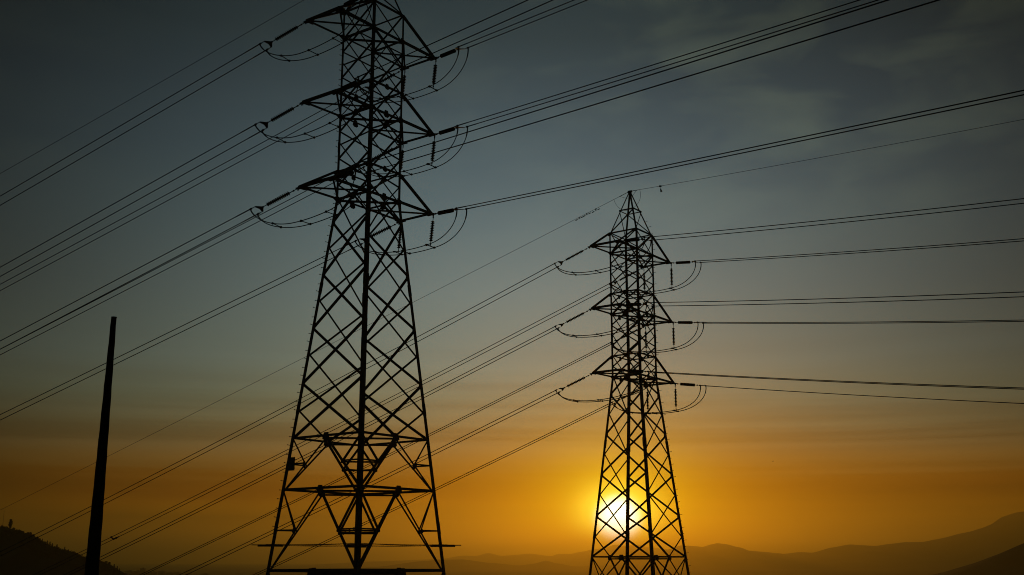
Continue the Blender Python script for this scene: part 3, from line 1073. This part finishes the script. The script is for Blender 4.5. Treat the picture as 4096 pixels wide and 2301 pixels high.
damper(('f', 'L'), 3.75, .20, 'damper on the left earth wire nearest to the farther tower peak')
damper(('f', 'L'), 4.75, .14, 'middle damper of the three on the left earth wire')
damper(('f', 'L'), 5.6, .14, 'outermost damper of the three on the left earth wire')
p = earth_pt(('f', 'R'), 4.1)
o = empty('hanging_marker', p)
mb = MB()
mb.box(V((0, 0, -.02)), V((.13, 0, 0)), V((0, .05, 0)), V((0, 0, .08)))
mb.tube([V((-.02, 0, -.08)), V((.02, 0, -.30))], .014, 5)
mb.build('clamp', 'fitting', o)
mb = MB()
mb.tube([V((.02, 0, -.28)), V((.10, 0, -.62))], [.05, .11], 8)
mb.build('weight', 'fitting', o)
tag(o, 'small weight hanging from the right earth wire beside the farther peak', 'marker')

# ------------------------------------------------------------------ the bare tapered pole
PX, PY = -16.17, 45.0
pole = empty('bare_pole', (PX, PY, terrain_h(PX, PY) - .6))
zt = 9.588 + EYE - (terrain_h(PX, PY) - .6)
pb = MB()
pts, rs = [], []
for j in range(41):
    t = j / 40
    pts.append(V((0.055 + .04 * (t - 1) + .006 * math.sin(j * 1.9), .004 * math.sin(j * 2.7), zt * t)))
    rs.append((.325 + (.104 - .325) * t) * (1 + .014 * mnoise.noise(V((j * .8, 3.0, 0)))))
pb.tube(pts, rs, 20)
pb.build('shaft', 'pole', pole, True)
for zf, ang in ((.66, 2.9), (.28, 4.4), (.12, 4.9)):
    p_ = pts[int(zf * 40)]
    r_ = rs[int(zf * 40)]
    d_ = V((math.cos(ang), math.sin(ang), 0))
    bb = MB()
    bb.tube([p_ + d_ * (r_ - .05), p_ + d_ * (r_ + .035)], .022, 6)
    bb.tube([p_ + d_ * (r_ + .0), p_ + d_ * (r_ + .012)], .045, 6)
    bb.build('bolt', 'fitting', pole)
cb = MB()
top = pts[-1]
cb.tube([top + V((0, 0, -.01)), top + V((0, 0, .018)), top + V((0, 0, .03))], [.112, .112, .06], 20)
cb.build('cap', 'plate', pole)
tag(pole, 'thick dark bare tapered pole without crossarms at the left of the picture', 'pole')

# ------------------------------------------------------------------ a bird far off
p = ray(3092, 1846, 150)
bd = empty('bird', p)
mb = MB()
mb.tube([V((-.10, 0, 0)), V((-.05, 0, .005)), V((.03, 0, .01)), V((.08, 0, .02)), V((.11, 0, .02))], [.008, .03, .035, .022, .004], 8)
mb.plate([V((.03, .02, .02)), V((-.03, .02, .02)), V((-.05, .14, .05)), V((.0, .16, .06))], V((0, 0, 1)), .008)
mb.plate([V((.03, -.02, .02)), V((-.03, -.02, .02)), V((-.05, -.14, .05)), V((.0, -.16, .06))], V((0, 0, 1)), .008)
mb.plate([V((-.09, .012, 0)), V((-.09, -.012, 0)), V((-.16, -.03, 0)), V((-.16, .03, 0))], V((0, 0, 1)), .006)
mb.build('body', 'feather', bd)
bd.rotation_euler = (0, 0, .6)
tag(bd, 'tiny dark bird in the open sky right of the farther tower', 'bird')

# ------------------------------------------------------------------ haze over the whole valley
HAZE = 1.28e-4
hz = MB()
hz.box(V((0, 0, 192.0)), V((30000, 0, 0)), V((0, 30000, 0)), V((0, 0, 272.0)))
o = hz.build('haze', 'ground')
hm_ = bpy.data.materials.new('dusk_haze')
hm_.use_nodes = True
t = NT(hm_.node_tree)
mo = t.node('ShaderNodeOutputMaterial')
pv = t.node('ShaderNodeVolumePrincipled', ins={'Color': (0.97, 0.85, 0.22, 1), 'Density': HAZE, 'Anisotropy': 0.825})
t.l.new(pv.outputs[0], mo.inputs['Volume'])
o.data.materials.clear()
o.data.materials.append(hm_)
tag(o, 'warm dusk haze filling the valley', 'haze', kind='stuff')
